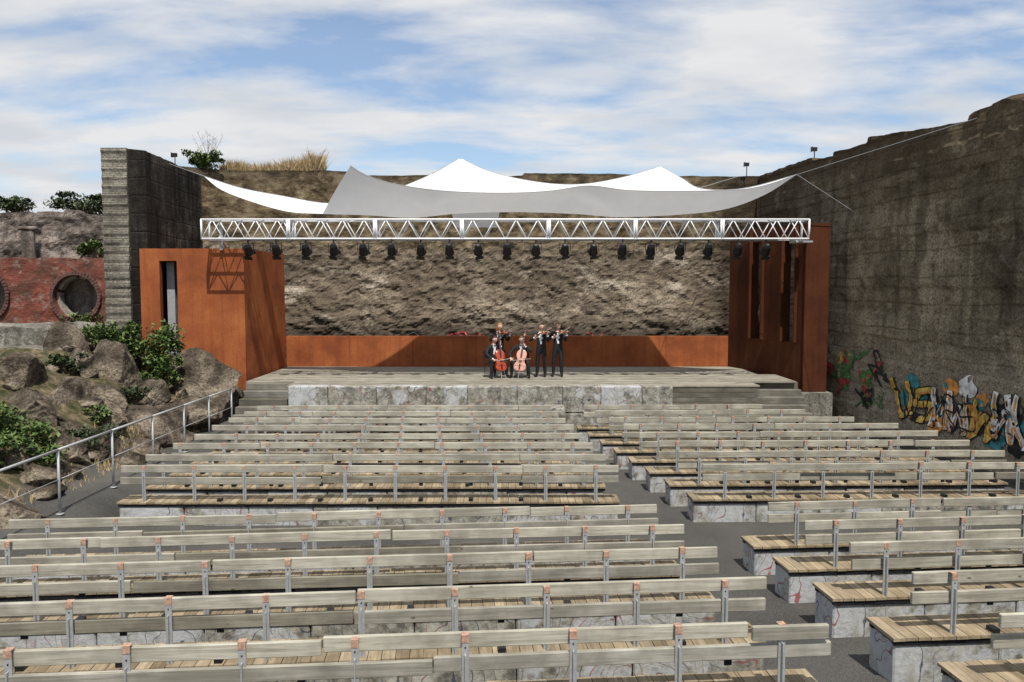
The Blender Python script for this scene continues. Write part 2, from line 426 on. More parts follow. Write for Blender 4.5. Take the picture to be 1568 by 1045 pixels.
# ------------------------------------------------------------------ boulders
def boulder(c,r,seed,name='boulder'):
    bm=bmesh.new(); bmesh.ops.create_icosphere(bm,subdivisions=5 if r[0]>.55 else 4,radius=1)
    rnd=random.Random(seed*97)
    rot=Matrix.Rotation(seed*1.3,3,'Z')@Matrix.Rotation(.5*math.sin(seed),3,'X')
    pl=[]
    for k in range(12):
        n=Vector((rnd.gauss(0,1),rnd.gauss(0,1),rnd.gauss(0,.8))).normalized(); pl.append((n,rnd.uniform(.38,.75)))
    sd=Vector((seed*3.1,seed*1.7,seed))
    for v in bm.verts:
        p=v.co.copy()
        for n,lim in pl:
            d=p.dot(n)
            if d>lim: p-=n*(d-lim)
        p*=1.35
        n1=noise.fractal(p*1.5+sd,1,2,6)
        lay=round((p.z*3+n1)*2)/2-(p.z*3+n1)
        p*=1+.09*n1+.05*lay
        p+=p.normalized()*.02*noise.noise(p*9+sd)
        v.co=rot@Vector((p.x*r[0],p.y*r[1],p.z*r[2]))
    me=bpy.data.meshes.new(name); bm.to_mesh(me); bm.free(); me.materials.append(M_boulder)
    o=bpy.data.objects.new(name,me); COL.objects.link(o); o.location=c
    return o
BL=[((-11.4,22.3,1.3),(1.3,.9,.9)),((-9.75,24.0,.75),(1.2,.9,.85)),((-9.5,20.4,.45),(1.0,.9,.6)),((-10.6,20.6,1.0),(1.0,.8,.6)),
((-12.9,22.8,2.0),(.8,.6,.8)),((-10.0,18.3,.35),(.8,.9,.8)),((-9.35,16.2,.1),(.55,.7,.45)),((-10.9,17.6,.9),(.8,.8,.6)),
((-9.3,13.6,-.1),(.8,.9,.5)),((-12.0,19.0,1.6),(1.0,.8,.6)),((-9.25,22.2,.3),(.7,.7,.55)),((-12.9,20.6,1.5),(1.0,.9,.8)),((-10.5,15.0,.5),(.8,.8,.6)),
((-11.2,24.6,1.1),(1.3,.8,.9)),((-9.0,18.9,.1),(.4,.4,.3)),((-9.1,25.0,.3),(.6,.5,.5)),((-9.0,14.9,0),(.35,.3,.25)),((-13.5,17.8,1.8),(1.1,.9,.9)),((-12.6,24.9,1.6),(.9,.7,.8)),
((-10.1,22.3,.85),(.7,.6,.6)),((-9.9,19.3,.7),(.6,.5,.4)),((-11.6,16.2,1.2),(.8,.7,.5)),((-10.2,25.2,1.0),(.9,.7,.8)),((-9.6,16.9,.4),(.5,.5,.4)),
((-11.0,19.6,1.1),(.8,.6,.5)),((-9.3,21.3,.35),(.5,.5,.45)),((-11.9,22.0,1.9),(.6,.5,.5))]
rnd=random.Random(3)
for k in range(34):
    x=rnd.uniform(-12.5,-8.7); y=rnd.uniform(11,24.5); r=rnd.uniform(.12,.38); BL.append(((x,y,gz(x,y)+r*.2),(r,r*.9,r*.65)))
for i,(c,r) in enumerate(BL): boulder(c,r,i+1.37)

# ------------------------------------------------------------------ vegetation
def bush(name,c,r,n,ls,mat,seed=0):
    rnd=random.Random(seed+3); mb=MB(); c=Vector(c)
    clumps=[(Vector((rnd.uniform(-.8,.8)*r[0],rnd.uniform(-.75,.75)*r[1],rnd.uniform(-.4,.8)*r[2])),rnd.uniform(.18,.45)) for _ in range(18)]
    for k in range(n):
        cc,cr=rnd.choice(clumps)
        d=Vector((rnd.gauss(0,1),rnd.gauss(0,1),rnd.gauss(0,1))).normalized()*cr*(rnd.random()**.4)*(1.35 if rnd.random()<.15 else 1)
        p=c+cc+Vector((d.x*r[0],d.y*r[1],d.z*r[2]))
        R=Matrix.Rotation(rnd.uniform(0,6.28),3,'Z')@Matrix.Rotation(rnd.uniform(-1.1,1.1),3,'X')
        s=ls*rnd.uniform(.6,1.4)
        vs=[p+R@Vector(q) for q in((-s*.35,0,0),(0,-s*.6,0.0),(s*.35,0,0),(0,s*.6,s*.12))]
        mb.add(vs,[(0,1,2,3)],0)
    for cc,cr in clumps:
        a=c+Vector((0,0,-r[2])); b=c+cc
        mid=(a+b)/2+Vector((rnd.uniform(-.1,.1),0,.05))
        mb.tube(a,mid,.025,.015,5,1); mb.tube(mid,b,.015,.005,5,1)
    return mb.obj(name,[mat,M_twig])
bush('shrub',(-11.35,24.0,1.95),(1.35,.8,1.0),5200,.11,M_leaf,1)
bush('shrub',(-10.3,23.4,1.35),(.6,.5,.7),1500,.10,M_leaf,2)
bush('shrub',(-10.0,15.6,.75),(1.0,.9,.6),3600,.09,M_leaf,3)
bush('shrub',(-10.9,16.3,1.1),(.9,.8,.6),2600,.09,M_leaf,4)
bush('shrub',(-9.5,17.6,.5),(.5,.5,.4),1200,.08,M_leaf2,8)
bush('shrub',(-16.9,33.0,7.35),(1.9,.7,.55),3200,.13,M_leaf2,5)
bush('shrub',(-20.4,33.2,7.35),(1.1,.7,.45),1500,.13,M_leaf2,6)
bush('shrub',(-12.75,33.4,9.1),(.75,.5,.55),1900,.11,M_leaf,7)
bush('ivy_clump',(-16.3,31.6,5.5),(.9,.35,.4),1500,.1,M_leaf,9)
bush('ivy_clump',(-16.7,31.0,2.75),(.7,.2,.3),700,.09,M_leaf,10)
bush('shrub',(-11.9,21.3,1.9),(.5,.5,.35),900,.09,M_leaf2,11)
bush('shrub',(-12.8,24.4,2.4),(.8,.6,.4),1400,.1,M_leaf,12)
bush('shrub',(-10.2,21.4,1.1),(.45,.4,.25),700,.08,M_leaf2,13)
bush('shrub',(-9.9,18.9,.95),(.35,.3,.25),600,.07,M_leaf,14)
def grass(name,x0,x1,y0,y1,zf,n,h,seed=0,gap=-.12):
    rnd=random.Random(seed); mb=MB()
    for k in range(n):
        x=rnd.uniform(x0,x1); y=rnd.uniform(y0,y1)
        if noise.noise(Vector((x*1.1,y*1.1,seed)))<gap: continue
        z=zf(x,y)
        hh=h*rnd.uniform(.4,1.1)*(.5+.9*abs(noise.noise(Vector((x*.9,y,2)))))
        a=rnd.uniform(0,6.28); dx,dy=math.cos(a)*.013,math.sin(a)*.013
        lx,ly=rnd.gauss(0,.3)*hh,rnd.gauss(0,.3)*hh
        mb.add([(x-dx,y-dy,z),(x+dx,y+dy,z),(x+lx*.4+dx*.6,y+ly*.4+dy*.6,z+hh*.6),(x+lx,y+ly,z+hh),(x+lx*.4-dx*.6,y+ly*.4-dy*.6,z+hh*.6)],[(0,1,2,3,4)],0)
    return mb.obj(name,[M_dry])
grass('dry_grass',-12.3,-8.1,33.9,35.2,lambda x,y:8.78+.12*math.sin(x*1.3),8500,.85,1,-1)
grass('dry_grass',-9.9,-8.7,15.5,24,lambda x,y:gz(x,y)-.02,2600,.22,2)
grass('dry_grass',-10.6,-8.8,9,16,lambda x,y:gz(x,y)-.02,1800,.2,4)
mb=MB(); rnd=random.Random(4)
for (bx,by,bz,hh,n) in((-12.6,33.5,9.2,1.3,14),(-8.2,33.8,8.8,1.2,5)):
    for k in range(n):
        p=Vector((bx+rnd.uniform(-.1,.1),by,bz)); d=Vector((rnd.uniform(-.5,.5),rnd.uniform(-.2,.2),1)).normalized()
        q=p+d*hh*rnd.uniform(.5,1); mb.tube(p,q,.010,.003,4)
        for t in range(5):
            r=p.lerp(q,rnd.uniform(.5,1)); mb.tube(r,r+Vector((rnd.uniform(-.2,.2),0,rnd.uniform(.02,.2))),.005,.002,4)
mb.obj('dead_weed_stalks',[M_twig])

# ------------------------------------------------------------------ stage
e=empty('stage')
mb=MB(); rnd=random.Random(5)
def deckrows(x0,x1,y0,y1):
    y=y0
    while y<y1-.02:
        yy=min(y+.145,y1); x=x0
        first=rnd.uniform(1,4)
        while x<x1:
            xe=min(x1,x+first); first=4.2
            mb.box(x,xe-.006,y,yy-.010,.955,1.0+rnd.uniform(-.002,.002),0); x=xe
        y+=.145
deckrows(-6.9,7.6,24.25,25.3); deckrows(-8.5,9.1,25.3,27.4); deckrows(-8.5,8.5,27.4,30.1)
mb.obj('deck_boards',[M_deck],e)
mb=MB(); mb.box(-6.6,7.5,24.5,30.2,-.6,.94); mb.box(-8.5,-6.6,25.5,30.2,-.6,.94); mb.box(7.5,8.9,25.6,30.2,-.6,.94)
mb.obj('deck_substructure',[M_black],e)
mb=MB()
for k in range(10):
    z=-.6+k*.155; mb.box(4.9,7.55,24.27,24.3,z,z+.145)
mb.obj('front_cladding',[M_clad],e)
mb=MB()
for k in range(5):
    mb.box(-8.45,-6.95,23.75+k*.34,25.48,-.6 if k==0 else -.05+k*.2,.15+k*.2)
    mb.box(7.65,9.2,24.15+k*.33,25.6,-.6 if k==0 else -.05+k*.2,.15+k*.2)
mb.obj('stage_steps',[M_clad],e,bevel=.01)
mb=MB(); x=-6.72; 
while x<4.8:
    xe=min(4.84,x+rnd.uniform(1.15,1.5))
    for (z0,z1) in((-.6,.22),(.24,1.03)):
        mb.box(x,xe-.01,23.75+rnd.uniform(-.015,.015),24.22,z0,z1+rnd.uniform(-.012,.012))
    x=xe
mb.box(.95,1.55,22.95,23.7,-.6,.5)
mb.obj('painted_block_wall',[M_block],e,bevel=.02)
mb=MB(); x=-8.56
while x<8.1:
    xe=min(8.2,x+2.4); mb.box(x,xe-.006,30.12,30.3,.99,2.16); x=xe
mb.obj('rear_parapet',[M_rust],e,bevel=.004)

# left steel tower
e2=empty('steel_stage_tower')
mb=MB()
mb.box(-12.1,-11.47,26,26.2,-.5,5.26)
mb.box(-10.9,-8.72,26,26.2,-.5,5.26)
mb.box(-11.468,-10.902,26.0,26.2,4.86,5.258)
mb.box(-12.1,-11.95,26.203,30.2,-.5,5.257)
mb.box(-11.947,-8.72,30.05,30.2,-.5,5.257)
vs=[(-8.72,26.203,-.5),(-8.72,26.203,5.26),(-8.56,30.047,5.26),(-8.56,30.047,-.5),(-8.9,26.203,-.5),(-8.9,26.203,5.26),(-8.75,30.047,5.26),(-8.75,30.047,-.5)]
mb.add(vs,[(0,3,2,1),(4,5,6,7),(1,2,6,5),(0,4,7,3),(0,1,5,4),(2,3,7,6)])
mb.box(-11.94,-8.91,26.21,30.04,5.1,5.2)
mb.obj('steel_panels',[M_rust],e2)
mb=MB(); mb.box(-11.45,-11.2,26.5,29,-.5,4.84); mb.box(-11.18,-10.92,27.2,29,-.5,4.84); mb.obj('doorway_lining',[M_grey],e2)

# right steel frame
e3=empty('steel_fin_wall')
mb=MB()
A=Vector((8.2,30.12,0)); B=Vector((9.6,26.35,0)); d=(B-A); L=d.length; ang=math.atan2(d.y,d.x)
M=Matrix.Translation(A)@Matrix.Rotation(ang,4,'Z')
def seg(t0,t1,z0,z1,y0=0,y1=.3): mb.box(t0*L,t1*L-.003,y0,y1,z0,z1,0,M)
seg(0,.33,2.16,6.1); seg(.5,.76,2.16,6.1); seg(.93,1,2.16,6.1)
seg(0,1,.6,2.157); seg(.333,.497,5.6,6.097); seg(.763,.927,5.6,6.097)
mb.box(9.62,10.4,26.2,26.5,.55,6.1)
for t in(.33,.5,.76,.93): seg(t-.006,t+.008,2.16,6.05,-.12,0)
mb.obj('steel_fins',[M_rust_shaded],e3)
mb=MB(); mb.box(9.25,10.5,25.9,26.6,-.6,.545); mb.box(8.75,9.3,26.1,30,-.6,.9); mb.obj('concrete_plinth',[M_conc],e3)

# ------------------------------------------------------------------ truss & lamps
e4=empty('lighting_truss')
mb=MB(); x0,x1=-9.72,9.3; yf,yb=25.1,25.75; zt,zb=6.12,5.52
for y in(yf,yb):
    for z in(zt,zb): mb.tube((x0,y,z),(x1,y,z),.032,seg=8)
nm=7; ml=(x1-x0)/nm
for k in range(nm+1):
    x=x0+ml*k
    for dx in((-.035,.035) if 0<k<nm else (0,)):
        for y in(yf,yb): mb.tube((x+dx,y,zb),(x+dx,y,zt),.032)
        for z in(zt,zb): mb.tube((x+dx,yf,z),(x+dx,yb,z),.03)
    if k<nm:
        n=4
        for i in range(n):
            a=x+ml*i/n; b=x+ml*(i+1)/n; c=(a+b)/2
            for y in(yf,yb):
                mb.tube((a,y,zb),(c,y,zt),.016,seg=6); mb.tube((c,y,zt),(b,y,zb),.016,seg=6)
            for z in(zt,zb):
                mb.tube((a,yf,z),(c,yb,z),.014,seg=6); mb.tube((c,yb,z),(b,yf,z),.014,seg=6)
mb.obj('truss_tubes',[M_white],e4,smooth=True)
mb=MB(); mb.tube((-9.4,25.9,5.2),(-9.4,25.9,6.1),.06); mb.tube((-9.4,26.6,5.2),(-9.4,25.75,5.6),.04); mb.tube((9.15,26.2,5.55),(9.15,25.75,5.55),.05)
mb.box(9.1,9.65,25.7,26.3,5.44,5.50)
mb.obj('truss_brackets',[M_steel],e4)
x=-8.3; k=0
while x<8.2:
    mb=MB(); t=random.uniform(-.25,.25)
    T=Matrix.Rotation(math.radians(48)+t*.4,3,'X')@Matrix.Rotation(t,3,'Z')
    c=Vector((0,0,-.24)); ax=T@Vector((0,0,-1))
    mb.tube(c-ax*.16,c+ax*.14,.11,.15,12); mb.tube(c-ax*.24,c-ax*.16,.05,.11,12)
    mb.tube(c+ax*.14,c+ax*.145,.155,.155,12)
    for sx in(-1,1):
        mb.box(sx*.17-.008,sx*.17+.008,-.02,.02,-.28,-.05)
        M2=Matrix.Translation(c+ax*.16)@T.to_4x4()
        mb.box(-.13,.13,sx*.15-.006,sx*.15+.006,-.13,.02,0,M2)
    mb.box(-.178,.178,-.02,.02,-.05,-.035); mb.box(-.02,.02,-.03,.03,-.035,.10)
    yy=yf if k%2 else yf+.1
    mb.obj('stage_lamp',[M_black],None,smooth=False,loc=(x,yy,5.42)); x+=.905; k+=1
mb=MB(); mb.tube((-8.6,25.3,5.50),(8.4,25.3,5.50),.022,seg=6)
for k in range(18):
    a=-8.3+.905*k; 
    p=[(a+i*.1,25.25,5.48-.10*math.sin(math.pi*i/5)) for i in range(6)]
    for q,r in zip(p,p[1:]): mb.tube(q,r,.008,seg=5)
mb.obj('lamp_cable',[M_black],e4)

# ------------------------------------------------------------------ canopy
def crom(pts,n):
    out=[]; P=[Vector(p) for p in pts]
    ts=[p.x for p in P]
    for i in range(n+1):
        x=lerp(ts[0],ts[-1],i/n)
        k=0
        while k<len(P)-2 and x>ts[k+1]: k+=1
        p1,p2=P[k],P[k+1]; p0=P[k-1] if k else p1*2-p2; p3=P[k+2] if k+2<len(P) else p2*2-p1
        t=(x-p1.x)/(p2.x-p1.x)
        m1=(p2-p0)/(p2.x-p0.x)*(p2.x-p1.x); m2=(p3-p1)/(p3.x-p1.x)*(p2.x-p1.x)
        h=p1*(2*t**3-3*t**2+1)+m1*(t**3-2*t**2+t)+p2*(-2*t**3+3*t**2)+m2*(t**3-t**2)
        out.append(h)
    return out
TL=(-10.18,26.6,7.67); TR=(8.98,25.4,7.55)
rear=[TL,(-9.0,26.6,7.29),(-7.67,26.7,7.04),(-6.07,26.8,6.79),(-4.87,26.85,6.95),(-3.59,27.0,7.41),(-2.56,27.2,7.89),(-1.80,27.3,8.34),(-1.70,27.3,8.34),(-.97,27.3,8.0),(0,27.3,7.72),(1.46,27.3,7.50),(2.55,27.3,7.51),(3.9,27.3,7.76),(4.97,27.3,8.07),(5.07,27.3,8.07),(5.69,27.2,7.71),(6.28,27.0,7.32),(7.51,26.3,7.22),TR]
val=[TL,(-9.59,26.4,7.23),(-8.64,26.3,6.84),(-7.32,26.2,6.47),(-6.24,26.1,6.39),(-4.75,26.1,6.34),(-3.26,26.1,6.26),(-1.77,26.1,6.39),(0,26.1,6.44),(2.05,26.1,6.38),(3.5,26.1,6.28),(5.85,26.1,6.39),(7.05,25.9,6.56),(8.08,25.6,6.96),TR]
front=[(-4.98,24.9,7.75),(-4.55,24.9,7.48),(-3.74,24.9,7.22),(-2.5,24.9,7.02),(-1.1,24.9,6.93),(.33,24.9,6.93),(1.34,24.9,7.0),(2.36,24.9,7.14),(3.6,24.9,7.0),(5.6,24.9,6.98),(7.2,25.0,7.04),(8.1,25.2,7.24),TR]
def loft(name,A,B,nu,nv,sag,par,crease=()):
    a=crom(A,nu); b=crom(B,nu); mb=MB()
    for i in range(nu+1):
        for j in range(nv+1):
            t=j/nv; p=a[i].lerp(b[i],t); 
            w=math.sin(math.pi*t); p.z+=sag*w*min(1,(b[i]-a[i]).length/1.5)
            for (xa,xb,dz) in crease:
                xc=lerp(xa,xb,t); q=abs(p.x-xc); p.z+=dz*w*max(0,1-q/.9)
            mb.v.append(tuple(p))
    H=nv+1
    for i in range(nu):
        for j in range(nv):
            mb.f.append((i*H+j,(i+1)*H+j,(i+1)*H+j+1,i*H+j+1)); mb.m.append(0)
    return mb.obj(name,[M_canopy],par,smooth=True)
e5=empty('tensile_canopy')
loft('rear_sail',val,rear,160,14,-.10,e5)
vr=[(-6.15,26.1,6.39)]+val[5:]
loft('front_sail',front,vr,160,14,.05,e5,((-2.4,-3.3,-.16),(2.4,3.6,-.16)))
mb=MB(); mb.add([(-2.0,26.2,6.5),(-.40,26.2,6.5),(-.5,26.45,5.97),(-1.85,26.45,5.97)],[(0,1,2,3)]); mb.obj('hanging_flap',[M_canopy],e5)
mb=MB()
for pts in(rear,front):
    q=crom(pts,60)
    for a,b in zip(q,q[1:]): mb.tube(a,b,.012,seg=5)
for p,q in((TL,(-13.2,30.2,8.75)),(TR,(11.9,20.0,8.3)),(TR,(11.3,26,6.3)),(rear[7],(-2,34.2,9.0)),(rear[15],(5.7,34.3,8.8)),(rear[17],(9.6,34.2,8.7))):
    mb.tube(p,q,.011,seg=5)
mb.obj('edge_cables',[M_steel],e5)
for (x,y,z) in((-13.2,31.6,8.6),(9.9,34.0,8.6),(11.35,30.3,8.6)):
    mb=MB(); mb.tube((0,0,0),(0,0,.55),.02); mb.box(-.10,.08,-.08,.05,.5,.64); mb.box(-.12,-.10,-.10,.07,.48,.66)
    mb.obj('floodlight_post',[M_black],loc=(x,y,z))

# ------------------------------------------------------------------ benches
def bench(xl,xr,y0,m,g,seedn,postleft,bl,br):
    """xl..xr seat extent, bl/br backrest extent (local along row)"""
    rnd=random.Random(seedn); ang=math.atan(m)
    e=empty('slatted_bench',(0,y0,g),ang)
    mb=MB()
    for (z0,z1) in((.985,1.12),(.775,.91)):
        x=bl+rnd.uniform(-.05,.02); first=rnd.choice([1.9,2.85,3.8])
        while x<br-.05:
            xe=min(br+rnd.uniform(-.02,.03),x+first)
            if br-xe<.6: xe=br+rnd.uniform(-.02,.03)
            dz=rnd.uniform(-.013,.013); tl=rnd.uniform(-.007,.007)
            M=Matrix.Translation((x,0,dz))@Matrix.Rotation(tl/2,4,'Y')@Matrix.Rotation(rnd.uniform(-.05,.05),4,'X')
            yo=rnd.uniform(0,.006)
            mb.box(0,xe-x-.012,yo,.045+yo,z0,z1,0,M); x=xe; first=3.8
    mb.obj('backrest_rails',[M_wood],e,bevel=.007)
    mb=MB(); mc=MB(); mk=MB()
    x=(br-.46) if not postleft else bl+.42
    st=-.95 if not postleft else .95
    while bl+.1<x<br-.1:
        zt=1.10+rnd.uniform(-.01,.015)
        mb.box(x-.032,x+.032,-.024,-.012,.12,zt)
        mb.box(x-.006,x+.006,-.06,-.024,.12,.95)
        mc.box(x-.033,x+.033,-.028,-.0245,zt-.05,zt+.012); mc.box(x-.033,x+.033,-.028,.04,zt+.0125,zt+.02)
        for zz in(.80,1.01):
            mk.ball((x,-.027,zz),(.008,.006,.008),0,6,4)
        if bl+.1<x+.47*(1 if st>0 else -1)<br-.1 and rnd.random()<.8:
            q=x+.47*(1 if st>0 else -1)
            mk.box(q-.04,q+.04,-.07,.05,.452,.50); mk.box(q-.035,q+.035,.048,.062,.72,.80)
        x+=st
    mb.obj('posts',[M_steel],e); mc.obj('post_caps',[M_cap],e)
    x=xl
    mb=MB()
    while x<xr-.05:
        w=.142; mb.box(x,min(xr,x+w)-.007,-.10+rnd.uniform(-.008,.008),.46+rnd.uniform(-.008,.008),.415,.45+rnd.uniform(-.003,.003)); x+=w
    mb.obj('seat_slats',[M_seat],e)
    mk.box(xl+.02,xr-.02,-.08,-.03,.36,.412); mk.box(xl+.02,xr-.02,.38,.43,.36,.412)
    mk.obj('seat_frame',[M_black],e)
    mb=MB(); x=xl+.03
    while x<xr-.1:
        xe=min(xr-.03,x+1.22)
        if xr-.03-xe<.4: xe=xr-.03
        mb.box(x,xe-.012,-.06+rnd.uniform(-.01,.01),.44,-.4,.358+rnd.uniform(-.008,0)); x=xe
    mb.obj('concrete_blocks',[M_block],e,bevel=.018)
YR=[(5.45,-.05),(6.80,-.14),(8.05,-.21),(9.42,-.32),(10.72,-.42),(11.92,-.48)]
EX=[2.98,2.90,2.72,2.56,2.42,2.25]
for k,(y,g) in enumerate(YR):
    bench(-7.3,EX[k]-.0,y,.083,g,k,False,-7.3,EX[k])
FR=[14.9+1.15*k for k in range(8)]
for k,y in enumerate(FR):
    xr=2.05-.115*(y-14.9)
    bench(-7.45,xr,y,.006,-.49-.008*k,20+k,False,-7.4,xr)
RL=[4.35,4.2,4.05,3.95,3.85,3.72]
for k,(y,g) in enumerate(YR):
    xl=RL[k]+.05; xr=min(11.6,12.6-.12*y-.0)
    bench(xl,xr,y+.02,.083,g,40+k,True,xl+.3,xr)
RE=[10.4,10.3,10.2,10.1,9.7,9.1,8.2,7.4]
for k,y in enumerate(FR):
    xl=3.45-.19*(y-14.9)
    bench(xl,RE[k],y+.1,.022,-.49-.008*k,60+k,True,xl+.22,RE[k])

# handrails, left path
e=empty('path_handrail')
mb=MB(); PY=[8.2,10.0,11.9,13.9,15.8,17.6,19.3,20.9,22.6]
P=[Vector((-8.02,y,gz(-8.02,y))) for y in PY]
for p in P: mb.tube(p-Vector((0,0,.1)),p+Vector((0,0,1.15)),.024,seg=10); mb.tube(p,p+Vector((0,0,.01)),.07,seg=10)
for a,b in zip(P,P[1:]):
    mb.tube(a+Vector((0,0,1.15)),b+Vector((0,0,1.15)),.024,seg=10); mb.tube(a+Vector((0,0,.62)),b+Vector((0,0,.62)),.009,seg=8)
mb.obj('rails',[M_steel],e,smooth=True)

# ------------------------------------------------------------------ graffiti on side wall
def wx(y): return interp(y,[(0,13.2),(10,12.6),(18,11.9),(23.5,11.35),(28,10.9),(34.6,10.45)])
cols={'w':(.66,.66,.63),'o':(.58,.25,.06),'k':(.02,.02,.02),'t':(.05,.22,.24),'r':(.36,.05,.05),'y':(.6,.43,.09),'g':(.08,.18,.06)}
GM={k:simple('spray_paint_'+k,c,.7,0,.5,5) for k,c in cols.items()}
keys=list(cols)
mb=MB()
def ribbon(pts,w,mi,lift,surf):
    n=len(pts); V=[]
    for i,(a,z) in enumerate(pts):
        pa=pts[max(0,i-1)]; pb=pts[min(n-1,i+1)]; dx=pb[0]-pa[0]; dz=pb[1]-pa[1]; l=math.hypot(dx,dz) or 1
        nx,nz=-dz/l,dx/l
        V.append(surf(a+nx*w/2,z+nz*w/2,lift)); V.append(surf(a-nx*w/2,z-nz*w/2,lift))
    mb.add(V,[(2*i,2*i+1,2*i+3,2*i+2) for i in range(n-1)],mi)
def spline(ctrl,n=8):
    out=[]
    for i in range(len(ctrl)-1):
        p0=ctrl[max(0,i-1)];p1=ctrl[i];p2=ctrl[i+1];p3=ctrl[min(len(ctrl)-1,i+2)]
        for j in range(n):
            t=j/n
            out.append(tuple(.5*((2*p1[k])+(-p0[k]+p2[k])*t+(2*p0[k]-5*p1[k]+4*p2[k]-p3[k])*t*t+(-p0[k]+3*p1[k]-3*p2[k]+p3[k])*t**3) for k in(0,1)))
    out.append(ctrl[-1]); return out
def surfR(y,z,l): 
    p=Vector((wx(y),y)); 
    return (wx(y)-rdisp(p,z,8.5)-.015-l,y,z)
LET=[[(0,0),(.1,.5),(.25,1),(.45,.5),(.55,0)],[(.5,.95),(.15,.8),(.1,.45),(.5,.5),(.45,.05),(0,.1)],[(0,1),(.1,.4),(.3,0),(.55,.3),(.55,1)],
[(.05,0),(.1,1),(.5,.85),(.45,.5),(.15,.5),(.55,0)],[(.5,.9),(.1,.7),(.1,.2),(.5,.1),(.5,.5),(.3,.5)],[(0,1),(.3,.4),(.55,1)],[(.1,1),(.1,0),(.35,.6),(.5,0),(.55,1)]]
rnd=random.Random(12)
def blob(y,z,r,c,l):
    V=[surfR(y,z,l)]
    ph=rnd.uniform(0,9)
    for i in range(20):
        a=2*math.pi*i/20; rr=r*(1+.35*noise.noise(Vector((math.cos(a)*1.5+ph,math.sin(a)*1.5,ph))))
        V.append(surfR(y+math.cos(a)*rr*1.4,z+math.sin(a)*rr,l))
    mb.add(V,[(0,1+i,1+(i+1)%20) for i in range(20)],keys.index(c))
for k in range(46):
    blob(rnd.uniform(15.6,23.0),rnd.uniform(.2,1.5),rnd.uniform(.10,.27),rnd.choice('totktyotw'),.002*k/3)
y=23.4
while y>15.5:
    L0=rnd.choice(LET); h=rnd.uniform(.9,1.2); zb_=.28+rnd.uniform(-.08,.08); sk=rnd.uniform(-.3,.3)
    pts=spline([(y-a*1.5-b*sk,zb_+b*h) for a,b in L0],10)
    ribbon(pts,.26,keys.index('k'),.03,surfR); ribbon(pts,.18,keys.index(rnd.choice('wwy')),.038,surfR)
    ribbon([(a,b-.05) for a,b in pts],.06,keys.index('o'),.044,surfR)
    pts=spline([(y-a*1.2-.5-b*sk,zb_+.05+b*h*.8) for a,b in rnd.choice(LET)],10)
    ribbon(pts,.05,keys.index('k'),.047,surfR)
    y-=.8
for k in range(34):
    y=rnd.uniform(24.0,28.2); z=rnd.uniform(.4,1.9); c=rnd.choice('rgkyrkog')
    pts=spline([(y+rnd.uniform(-.4,.4),z+rnd.uniform(-.35,.35)) for _ in range(5)],8)
    ribbon(pts,rnd.uniform(.04,.12),keys.index(c),.008+.001*k,surfR)
mb.obj('graffiti',[GM[k] for k in keys])
mb=MB()
def surfB(x,z,l):
    p=Vector((x,34.1)); return (x,interp(x,[(-12,33.6),(-6,34),(0,34.2),(10,34.2)])-rockdisp(p,z,8.7)-.05-l,z)
for (x0,c,n,w) in((-2.9,'r',7,.07),(-2.3,'r',5,.06),(-4.8,'t',5,.05),(-4.4,'w',4,.04),(3.0,'r',4,.05),(1.2,'k',5,.05)):
    pts=spline([(x0+i*.28,1.8+rnd.uniform(-.05,.36)) for i in range(n)],8); ribbon(pts,w,keys.index(c),.02,surfB)
mb.obj('graffiti',[GM[k] for k in keys])

# ------------------------------------------------------------------ musicians
M_suit=simple('black_suit_cloth',(.016,.016,.018),.8,0,.3,30)
M_shirt=simple('white_shirt',(.8,.8,.8),.7,0,.04)
M_skin=simple('skin',(.62,.39,.30),.5,0,.08)
M_shoe=simple('shoe_leather',(.012,.01,.01),.3)
M_eye=simple('eye',(.03,.02,.02),.3)
M_lip=simple('lips',(.42,.14,.12),.5)
HAIR={'ginger':simple('ginger_hair',(.42,.17,.05),.6,0,.3,40),'dark':simple('dark_hair',(.035,.02,.012),.6,0,.3,40),'brown':simple('brown_hair',(.12,.06,.03),.6,0,.3,40)}
def seg_d(p,a,b):
    ab=b-a; t=max(0,min(1,(p-a).dot(ab)/max(1e-9,ab.length_squared))); return (p-(a+ab*t)).length
def hand(mb,wrist,d,n,curl):
    """wrist, direction, palm normal, curl angle"""
    w=Vector(wrist); d=Vector(d).normalized(); n=Vector(n); n=(n-d*n.dot(d)).normalized(); s=d.cross(n)
    R=Matrix((s,d,n)).transposed()
    mb.ball(w+d*.045,(.038,.052,.016),0,10,7,M=R)
    for k,(off,ln) in enumerate(((-.028,.068),(-.010,.078),(.009,.073),(.026,.058))):
        p=w+d*.085+s*off; dd=d.copy(); ax=s
        for q,(fl,r) in enumerate(((.45,.0092),(.32,.0084),(.23,.0075))):
            dd=Matrix.Rotation(-curl*(.7+.15*q),3,ax)@dd
            e_=p+dd*ln*fl; mb.tube(p,e_,r,r*.92,8,0); mb.ball(e_,r*.95,0,8,5); p=e_
    p=w+d*.03-s*.032; dd=(d*.6-s*.8+n*.35).normalized()
    for ln,r in((.034,.011),(.027,.0095)):
        e_=p+dd*ln; mb.tube(p,e_,r,r*.9,8,0); mb.ball(e_,r*.93,0,8,5); p=e_; dd=(dd+n*.6+d*.3).normalized()
